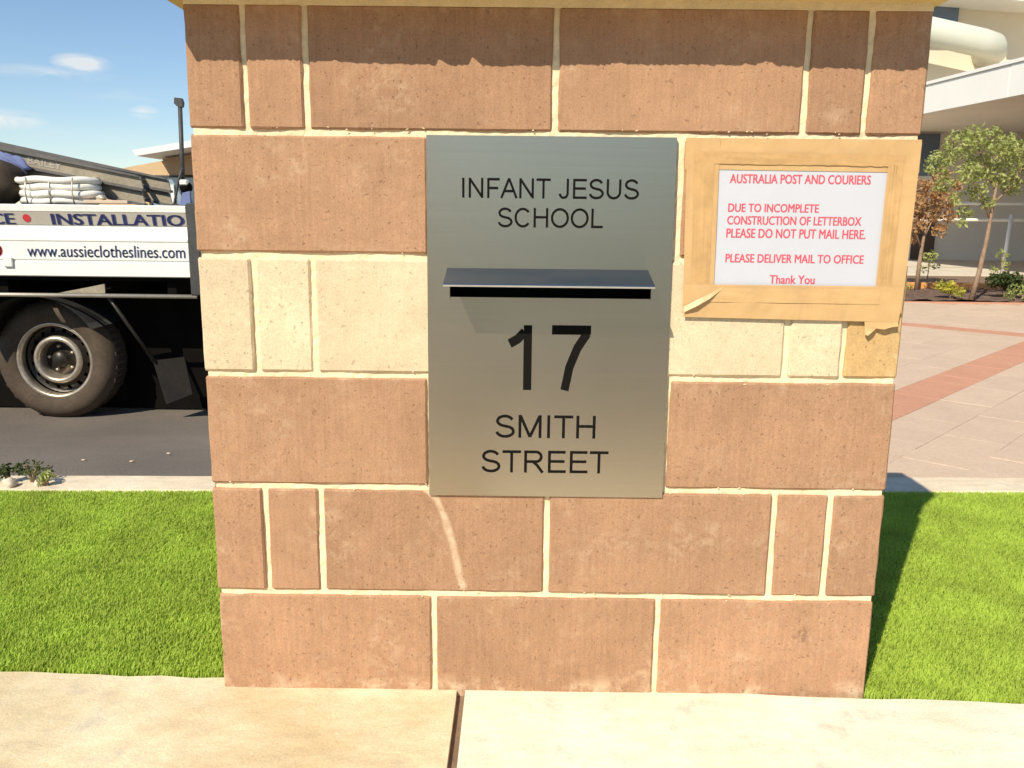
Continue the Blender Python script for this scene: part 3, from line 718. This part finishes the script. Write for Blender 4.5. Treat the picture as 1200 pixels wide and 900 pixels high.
# upright post of the tray rack
mk('rack_post', tube('rack_post', [(1.100, .05, .86-TZ), (1.115, .05, 1.42-TZ)], .0125, 8), 'darkgrey', tr)
mk('post_bracket', prism('post_bracket', [(1.088, 1.425-TZ), (1.103, 1.410-TZ), (1.13, 1.405-TZ), (1.135, 1.43-TZ), (1.128, 1.452-TZ), (1.092, 1.455-TZ)], .035, .065, 'y'), 'darkgrey', tr)
mk('winch_strap', tube('winch_strap', [(1.055, .02, .875-TZ), (1.075, .02, .95-TZ), (1.095, .02, 1.03-TZ), (1.115, .03, 1.09-TZ)], .0065, 6), 'darkgrey', tr)
wn_ = mk('strap_winch', lathe_y('strap_winch', [(.0, -.02), (.018, -.02), (.030, -.005), (.030, .03), (.0, .03)], 20), 'dark', tr, (1.13, .01, .985-TZ))
mk('winch_cover', box('winch_cover', 1.108, 1.15, -.015, .02, .995-TZ, 1.025-TZ, .006), 'hose', tr)
mk('strap_end', prism('strap_end', [(1.10, .89-TZ), (1.16, .89-TZ), (1.16, .965-TZ), (1.12, .955-TZ)], -.01, .01, 'y'), 'bluecloth', tr)
tb('post_foot', -1.935, -1.835, 3.30, 3.36, .86, .895, 'darkgrey', .004)

# ladders lying in the tray, sloping up to the cab
def ladder(name, y0, dz, label, print_=False):
    ld = thing(name, label, 'ladder', (-3.0, y0, .9))
    n = 14; L0, L1 = -1.25, .77
    def zt(x): return 1.185 - .182*x + dz - .9
    for k, yy in enumerate((0, .40)):
        mk('stile', prism('stile', [(L0, zt(L0)-.076), (L1, zt(L1)-.076), (L1-.015, zt(L1)), (L0, zt(L0))], yy, yy+.012, 'y'), 'ladder', ld)
        mk('stile_edge', prism('stile_edge', [(L0, zt(L0)+.002), (L1-.02, zt(L1)+.002), (L1-.04, zt(L1)+.014), (L0, zt(L0)+.05)], yy-.02, yy+.03, 'y'), 'ladder_dark', ld)
        mk('stile_edge', prism('stile_edge', [(L0, zt(L0)-.078), (L1, zt(L1)-.078), (L1, zt(L1)-.063), (L0, zt(L0)-.063)], yy-.02, yy+.03, 'y'), 'ladder_dark', ld)
    for i in range(8):
        x = L0+.1+i*.25; mk('rung', tube('rung', [(x, .008, zt(x)-.03), (x, .40, zt(x)-.03)], .016, 8), 'ladder', ld)
    if print_:
        me = font_mesh('BAILEY', 0, .20, 0, .040, .03); o = mk('lettering', me, 'ladder_print', ld, (.108, -.0025, zt(.108)-.048), (0, .18, 0))
    return ld
ladder('ladder', 3.62, .0, 'upper grey ladder with a maker name on its rail, on the truck tray', True)
ladder('ladder', 3.63, -.085, 'lower grey ladder hidden partly by the white coils on the truck tray')
# white coils
cg = thing('coil_stack', 'stack of white plastic coiled tubing lying on the truck tray', 'tubing', (-2.67, 3.53, .885))
for k, (z, r_, mn, ox) in enumerate(((.020, .205, .020, .0), (.058, .215, .022, .0105), (.098, .207, .020, .006), (.135, .222, .019, -.006))):
    bm = bmesh.new(); pts = [(ox+r_*math.cos(t*math.pi/24), r_*.55*math.sin(t*math.pi/24), z+.004*math.sin(t*.7+k)) for t in range(49)]
    addtube(bm, pts, mn, 8, False); mk('coil', fin(bm, 'coil', True), 'hose', cg)
bm = bmesh.new()
bmesh.ops.create_cone(bm, cap_ends=True, segments=24, radius1=.17, radius2=.17, depth=.12, matrix=Matrix.Translation((0, 0, .065)) @ Matrix.Diagonal((1, .5, 1, 1)))
mk('coil_core', fin(bm, 'coil_core'), 'ladder', cg)
for i in range(3): mk('coil_tie', tube('coil_tie', [(-.12+i*.13, -.126, .0), (-.118+i*.13, -.146, .07), (-.12+i*.13, -.126, .148)], .004, 6), 'rail', cg)
def lump(name, rx, ry, rz_, seed, sub=3, amp=.18):
    bm = bmesh.new(); bmesh.ops.create_icosphere(bm, subdivisions=sub, radius=1); r = random.Random(seed); ph = [r.uniform(0, 6) for _ in range(6)]
    for v in bm.verts:
        p = v.co.copy(); k = 1+amp*(math.sin(3*p.x+ph[0])*math.sin(4*p.y+ph[1])+.6*math.sin(7*p.z+ph[2]+2*p.x))
        v.co = Vector((p.x*rx*k, p.y*ry*k, p.z*rz_*k))
    return fin(bm, name, True)
mk('canvas_bag', lump('canvas_bag', .13, .14, .125, 3, amp=.12), 'brown_bag', None, (-2.985, 3.52, 1.0), label='dark brown canvas bag beside the white coils on the truck tray', category='bag')
bc = lump('blue_cloth', .10, .04, .045, 5, amp=.28)
mk('blue_cloth', bc, 'bluecloth', None, (-2.93, 3.54, 1.115), (0, .4, 0), label='crumpled blue and white cloth stuffed under the ladder on the truck', category='cloth')
pk = thing('plank', 'short pale plank lying at the end of the ladders on the truck tray', 'plank', (-2.36, 3.45, .905))
mk('board', box('board', -.13, .12, -.03, .03, -.012, .008, .003), 'wood', pk)
mk('rag', lump('rag', .03, .02, .015, 9), 'rail', None, (-2.40, 3.45, .925), label='small beige rag on the plank in the truck tray', category='rag')

# ---------------------------------------------------------------- trees and plants
def leafmass(name, clumps, n, size, seed, flat=.6):
    r = np.random.default_rng(seed); C = np.array([c[:3] for c in clumps]); Rr = np.array([c[3] for c in clumps]); w = Rr**2.2; w /= w.sum()
    k = r.choice(len(C), n, p=w); d = r.normal(size=(n, 3)); d /= np.linalg.norm(d, axis=1)[:, None]; rad_ = r.uniform(.15, 1, n)**.5
    p = C[k]+d*(Rr[k]*rad_)[:, None]*np.array([1, 1, .85]); s = size*r.uniform(.6, 1.3, n)
    a = r.normal(size=(n, 3)); a /= np.linalg.norm(a, axis=1)[:, None]; b = np.cross(a, r.normal(size=(n, 3))); b /= np.linalg.norm(b, axis=1)[:, None]
    q = [p-a*s[:, None], p+b*(s*.38)[:, None], p+a*s[:, None], p-b*(s*.38)[:, None]]
    V = np.stack(q, 1).reshape(-1, 3); me = bpy.data.meshes.new(name); me.from_pydata(V.tolist(), [], np.arange(n*4).reshape(-1, 4).tolist()); return me
def tree(name, label, base, trunk, limbs, clumps, n, size, lm, seed, group=None, r0=.03, cat='tree'):
    t = thing(name, label, cat, base, 0, group)
    mk('trunk', tube('trunk', trunk, [r0*(1-.6*i/(len(trunk)-1)) for i in range(len(trunk))], 8), 'bark', t)
    for l in limbs: mk('limb', tube('limb', l, [r0*.45*(1-.7*i/(len(l)-1)) for i in range(len(l))], 6), 'bark', t)
    mk('crown', leafmass('crown', clumps, n, size, seed), lm, t)
    return t
g1 = [(-.48, .1, 1.42, .16), (-.33, 0, 1.58, .17), (-.15, .05, 1.66, .18), (.05, -.1, 1.55, .17), (.2, .1, 1.62, .14), (.35, 0, 1.50, .18), (-.05, .15, 1.38, .17), (-.25, -.1, 1.30, .15),
      (.12, 0, 1.30, .17), (.3, .1, 1.20, .14), (-.1, 0, 1.12, .12), (-.18, .05, .92, .09), (-.30, 0, 1.05, .09), (-.42, .05, 1.2, .12), (.5, .1, 1.38, .14), (.02, 0, 1.02, .08), (.55, 0, 1.65, .1), (.08, .1, 1.74, .07), (-.35, .1, 1.72, .06), (-.22, .0, .80, .05)]
tree('young_tree', 'young green tree with thin leaning trunk in the garden bed', (4.78, 7.62, 0), [(-.03, 0, 0), (.02, 0, .3), (.06, .0, .65), (.08, 0, 1.0), (.1, 0, 1.35)],
     [[(.07, 0, .85), (-.05, .0, 1.1), (-.3, 0, 1.4)], [(.08, 0, 1.0), (.25, 0, 1.2), (.4, 0, 1.5)], [(.09, 0, 1.15), (0, .1, 1.4), (-.12, .1, 1.65)]], g1, 3300, .029, 'leaf', 3)
g2 = [(-.12, 0, 1.0, .14), (.05, 0, 1.15, .17), (.22, 0, 1.05, .16), (.1, .1, .88, .16), (-.1, 0, .75, .13), (.3, 0, .86, .1), (.15, 0, 1.33, .1), (-.2, 0, 1.25, .12), (-.1, .1, .6, .09), (.2, 0, .7, .1), (.36, .05, 1.22, .08)]
tree('browned_tree', 'small tree with browned dry leaves beside the pillar edge', (4.69, 8.75, .02), [(0, 0, 0), (.0, 0, .3), (.02, 0, .6), (.05, 0, .9)],
     [[(.0, 0, .5), (-.1, 0, .7), (-.15, 0, .95)], [(.02, 0, .6), (.12, .05, .8), (.25, 0, 1.0)]], g2, 2100, .031, 'leaf_brown', 5)
def shrub(label, base, r, n, lm, seed, size=.022, cat='shrub', name='shrub', hgt=1.):
    rr = random.Random(seed); t = thing(name, label, cat, base, 0, None)
    cl = [(rr.uniform(-r, r)*.7, rr.uniform(-r, r)*.6, r*hgt*(.5+rr.uniform(0, .7)), r*.5) for _ in range(6)]
    mk('foliage', leafmass('foliage', cl, n, size, seed), lm, t)
    for k in range(3):
        c = cl[k]; mk('stem', tube('stem', [(0, 0, -.01), (c[0]*.4, c[1]*.4, c[2]*.5), (c[0], c[1], c[2])], .005, 5), 'bark', t)
shrub('yellow-green bush on the mulch left of the young tree trunk', (4.58, 7.72, 0), .13, 520, 'leaf_yellow', 11)
shrub('small olive bush in the garden bed, close to the browned tree', (4.18, 8.05, 0), .11, 200, 'leaf', 12)
shrub('low yellow bush against the pillar edge at the front of the bed', (3.93, 7.62, 0), .10, 200, 'leaf_yellow', 13)
shrub('dark leafy bush right of the young tree, at the frame edge', (5.30, 7.95, 0), .20, 800, 'leaf_dark', 14, .03)
shrub('bright green low bush in front of the dark bush at the right edge', (5.25, 7.62, 0), .12, 240, 'leaf', 15)
for i, (x, y, hgt, lab) in enumerate(((5.35, 9.9, .30, 'thin green seedling behind the orange edging, nearest the browned tree'), (6.3, 9.9, .32, 'bushy green seedling behind the orange edging, left of the young trunk'), (6.72, 9.8, .42, 'tall green seedling behind the orange edging, just right of the young trunk'), (7.05, 9.9, .36, 'rightmost green seedling behind the orange edging'))):
    t = thing('seedling', lab, 'plant', (x, y, .06), 0)
    mk('stem', tube('stem', [(0, 0, 0), (.01, 0, hgt*.5), (0, 0, hgt)], .006, 5), 'bark', t)
    mk('foliage', leafmass('foliage', [(0, 0, hgt, .10), (.07, 0, hgt*.6, .08), (-.08, 0, hgt*.45, .07)], 110, .03, 40+i), 'leaf', t)
mk('garden_rock', lump('garden_rock', .11, .09, .09, 21, 2), 'stone', None, (4.16, 8.35, .06), label='pale round rock on the mulch near the pillar edge', category='rock')
# weeds and rocks over the kerb, left
for i, (x, y, r_, lab) in enumerate(((-1.655, 1.13, .022, 'pale triangular stone on the kerb among the weeds'), (-1.57, 1.145, .015, 'small pale stone nearest the bare kerb, left of the pillar'), (-1.77, 1.15, .016, 'pale stone under the weeds at the left frame edge'))):
    mk('stone', lump('stone', r_, r_*.8, r_*.9, 30+i, 2, .25), 'stone', None, (x, y, r_*.6), label=lab, category='stone')
for i, (x, y, r_, lab) in enumerate(((-1.80, 1.13, .060, 'dark low weed clump at the left frame edge by the kerb'), (-1.68, 1.17, .045, 'middle dark weed tuft growing over the kerb, left'), (-1.61, 1.18, .050, 'tallest dark weed tuft growing over the kerb, left'), (-1.545, 1.15, .030, 'small olive weed tuft at the start of the bare kerb'))):
    shrub(lab, (x, y, 0), r_, 150, 'leaf_dark' if i < 3 else 'leaf', 60+i, .009, 'weed', 'weed_tuft', 1.1)
# litter specks on the asphalt
for i, (x, y, lab) in enumerate(((-1.83, 1.92, 'left small pale leaf lying on the asphalt'), (-1.62, 1.90, 'right small pale leaf lying on the asphalt'), (-1.56, 2.12, 'farther pale leaf lying on the asphalt'))):
    mk('fallen_leaf', lump('fallen_leaf', .011, .007, .003, 70+i, 1, .3), 'wood', None, (x, y, -.128 - .13*(y-1.8)), label=lab, category='leaf')

# ---------------------------------------------------------------- garden bed and building on the right
bm = bmesh.new(); nx_, ny_ = 60, 14
g = [[bm.verts.new((3.2+5.5*i/nx_, 7.47+1.5*j/ny_, random.uniform(.0, .03))) for i in range(nx_+1)] for j in range(ny_+1)]
for a, b in zip(g, g[1:]):
    for i in range(nx_): bm.faces.new((a[i], a[i+1], b[i+1], b[i]))
mk('garden_soil', fin(bm, 'garden_soil', True), 'mulch', kind='structure')
mk('bed_border', box('bed_border', 2.9, 9, 7.40, 7.47, -.02, .006), 'paver_red', kind='structure')
mk('timber_edging', box('timber_edging', 2.9, 9, 8.97, 9.07, 0, .085, .008), 'orange', None, label='orange timber edging along the back of the garden bed', category='edging')
mk('back_soil', box('back_soil', 2.9, 9.5, 9.07, 10.6, -.3, .06), 'filler', kind='structure')
mk('back_path', box('back_path', 2.9, 16, 10.6, 14.5, -.3, .09), 'path', kind='structure')
bd = thing('school_building', 'cream school building with white canopy fascia and a big white roof tube', 'building', (8, 14.5, 0))
def bp(name, x0, x1, y0, y1, z0, z1, mat, bev=0, **k): return mk(name, box(name, x0-8, x1-8, y0-14.5, y1-14.5, z0, z1, bev), mat, bd, **k)
bp('lower_wall', 5.2, 16, 14.5, 14.8, 0, 2.40, 'greywall')
bp('upper_wall', 5.2, 16, 13.0, 18, 2.72, 5.2, 'render')
bp('high_window', 7.0, 7.50, 14.47, 14.498, 1.60, 2.32, 'blue_glass')
bp('window_sill', 7.0, 7.54, 14.44, 14.499, 1.52, 1.59, 'eave')
bp('doorway', 7.16, 7.59, 14.46, 14.499, .09, .95, 'door'); bp('door_post', 7.10, 7.155, 14.44, 14.499, .09, 1.5, 'eave')
bp('column', 7.30, 7.55, 14.1, 14.3, .09, 1.5, 'door') if False else None
# canopy: edge runs away from us along the right
e0, e1 = (6.60, 4.0), (5.62, 13.0)
def ex(y): return e0[0]+(e1[0]-e0[0])*(y-e0[1])/(e1[1]-e0[1])
mk('canopy_soffit', prism('canopy_soffit', [(ex(4)-8+.03, 4-14.5), (8, 4-14.5), (8, -.02), (ex(14.4)-8+.03, -.1)], 2.36, 2.40, 'z'), 'greywall', bd)
for i, (ya, yb) in enumerate(((4, 6.8), (6.8, 9.66), (9.66, 12.5), (12.5, 14.4))):
    mk('fascia_panel', prism('fascia_panel', [(ex(ya)-8, ya-14.5+.008), (ex(yb)-8, yb-14.5-.008), (ex(yb)-8+.03, yb-14.5-.008), (ex(ya)-8+.03, ya-14.5+.008)], 2.33, 2.715, 'z'), 'fascia', bd)
mk('fascia_coping', prism('fascia_coping', [(ex(4)-8-.02, -10.5), (ex(14.4)-8-.02, -.1), (ex(14.4)-8+.09, -.1), (ex(4)-8+.09, -10.5)], 2.722, 2.765, 'z'), 'fascia', bd)
mk('canopy_roof', prism('canopy_roof', [(ex(4)-8+.1, 4-14.5), (8, 4-14.5), (8, -.02), (ex(14.4)-8+.1, -.1)], 2.66, 2.70, 'z'), 'render', bd)
# roof tube with a mitred return
bm = bmesh.new(); addtube(bm, [(-3.2, -2.5, 3.80), (-1.22, -2.5, 3.405), (-1.03, -2.45, 3.365), (-.88, -2.25, 3.345), (-.84, -1.5, 3.34)], [.19, .2, .2, .195, .19], 24)
mk('roof_tube', fin(bm, 'roof_tube', True), 'tube', bd)
bp('under_tube_wall', 5.0, 7.5, 12.6, 12.99, 2.78, 3.40, 'render')
bp('tube_bracket', 7.02, 7.22, 12.5, 12.99, 3.52, 3.62, 'blue_glass')
mk('upper_eave', prism('upper_eave', [(-2.2, 4.16), (3, 3.86), (3, 4.42), (-2.2, 4.60)], -2.2, -1.3, 'y'), 'eave', bd)
bp('upper_recess', 5.6, 6.86, 12.95, 12.995, 3.86, 4.15, 'blue_glass')
# railing
rg = thing('handrail', 'pale grey handrail in front of the school wall', 'railing', (7, 11.5, .09))
mk('rail', tube('rail', [(-1.4, 0, .735), (2.5, 0, .755)], .021, 8), 'railpaint', rg); mk('rail', tube('rail', [(-.47, .5, .985), (2.5, .5, .99)], .021, 8), 'railpaint', rg)
for x in (-1.3, .262, 1.8): mk('post', tube('post', [(x-.03, 0, 0), (x+.0, 0, .82)], .028, 8), 'eave', rg)

# ---------------------------------------------------------------- building and tree at the far left
hb = thing('brick_house', 'tan brick building with white eave and large window behind the truck', 'house', (-6.5, 14, -.34))
def hp(name, poly, y0, y1, mat): return mk(name, prism(name, [(x+6.5, z+.34) for x, z in poly], y0-14, y1-14, 'y'), mat, hb)
hp('wall', [(-7.6, -.34), (-2, -.34), (-2, 2.5), (-6.02, 1.70), (-6.32, 1.69), (-6.93, 1.575), (-7.6, 1.40)], 14, 14.3, 'housebrick')
wz = hp('window', [(-6.54, .3), (-5.2, .3), (-5.2, 1.425), (-6.54, 1.425)], 13.98, 13.998, 'glass')
hp('window_frame', [(-6.58, .28), (-6.53, .28), (-6.53, 1.44), (-6.58, 1.44)], 13.95, 13.999, 'darkgrey'); hp('window_frame', [(-6.53, 1.405), (-5.2, 1.405), (-5.2, 1.44), (-6.53, 1.44)], 13.95, 13.999, 'darkgrey')
hp('mullion', [(-6.175, .3), (-6.12, .3), (-6.12, 1.28), (-6.175, 1.28)], 13.93, 13.975, 'eave')
mk('eave', prism('eave', [(-6.40+6.5, 1.80+.34), (-5.0+6.5, 2.03+.34), (-5.0+6.5, 1.93+.34), (-6.34+6.5, 1.71+.34)], -1.0, -.02, 'y'), 'eave', hb)
mk('soffit', prism('soffit', [(-6.20+6.5, 1.70+.34), (-5.0+6.5, 1.90+.34), (-5.0+6.5, 1.45+.34), (-6.0+6.5, 1.45+.34)], -.3, -.01, 'y'), 'soffit', hb)
tree('distant_tree', 'sparse tree at the left frame edge behind the truck', (-9.0, 12, -.34), [(0, 0, 0), (.1, 0, 1), (.1, 0, 2), (.2, 0, 2.7)], [[(.1, 0, 1.6), (.4, 0, 2.2), (.62, 0, 2.6)]],
     [(.1, 0, 2.7, .4), (.45, 0, 2.85, .22), (.6, 0, 2.65, .17), (.3, .2, 2.4, .3), (-.2, 0, 2.5, .4)], 700, .03, 'leaf_dark', 9, r0=.05)

# ---------------------------------------------------------------- across the street, behind the camera (mirrored softly in the steel plate)
for i, x in enumerate((-9.5, -3.6, 6.2)):
    hgt = 4.6+random.uniform(-.6, .9)
    cl_ = [(random.uniform(-1.6, 1.6), random.uniform(-1, 1), hgt*.62+random.uniform(-1.3, 1.5), random.uniform(.7, 1.2)) for _ in range(11)]
    tree('street_tree', 'leafy street tree on the verge across the road, ' + ('at its west end', 'nearest straight behind the viewer', 'at its east end')[i], (x, -15.5+random.uniform(-1, 1), -.01),
         [(0, 0, 0), (.1, 0, 1.2), (0, 0, 2.4), (.1, 0, hgt*.75)], [[(0, 0, 1.8), (.6, 0, 2.6), (.9, .2, 3.3)], [(0, 0, 1.8), (-.6, .1, 2.7), (-1, 0, 3.4)]], cl_, 1500, .16, 'leaf_dark', 80+i, 'street trees across the road', .12)
hd = bmesh.new(); addbox(hd, -20, 20, -18.6, -18.2, -.01, 1.2); mk('boundary_wall', fin(hd, 'boundary_wall'), 'housebrick', None, label='long tan brick boundary wall across the road behind the viewer', category='wall')
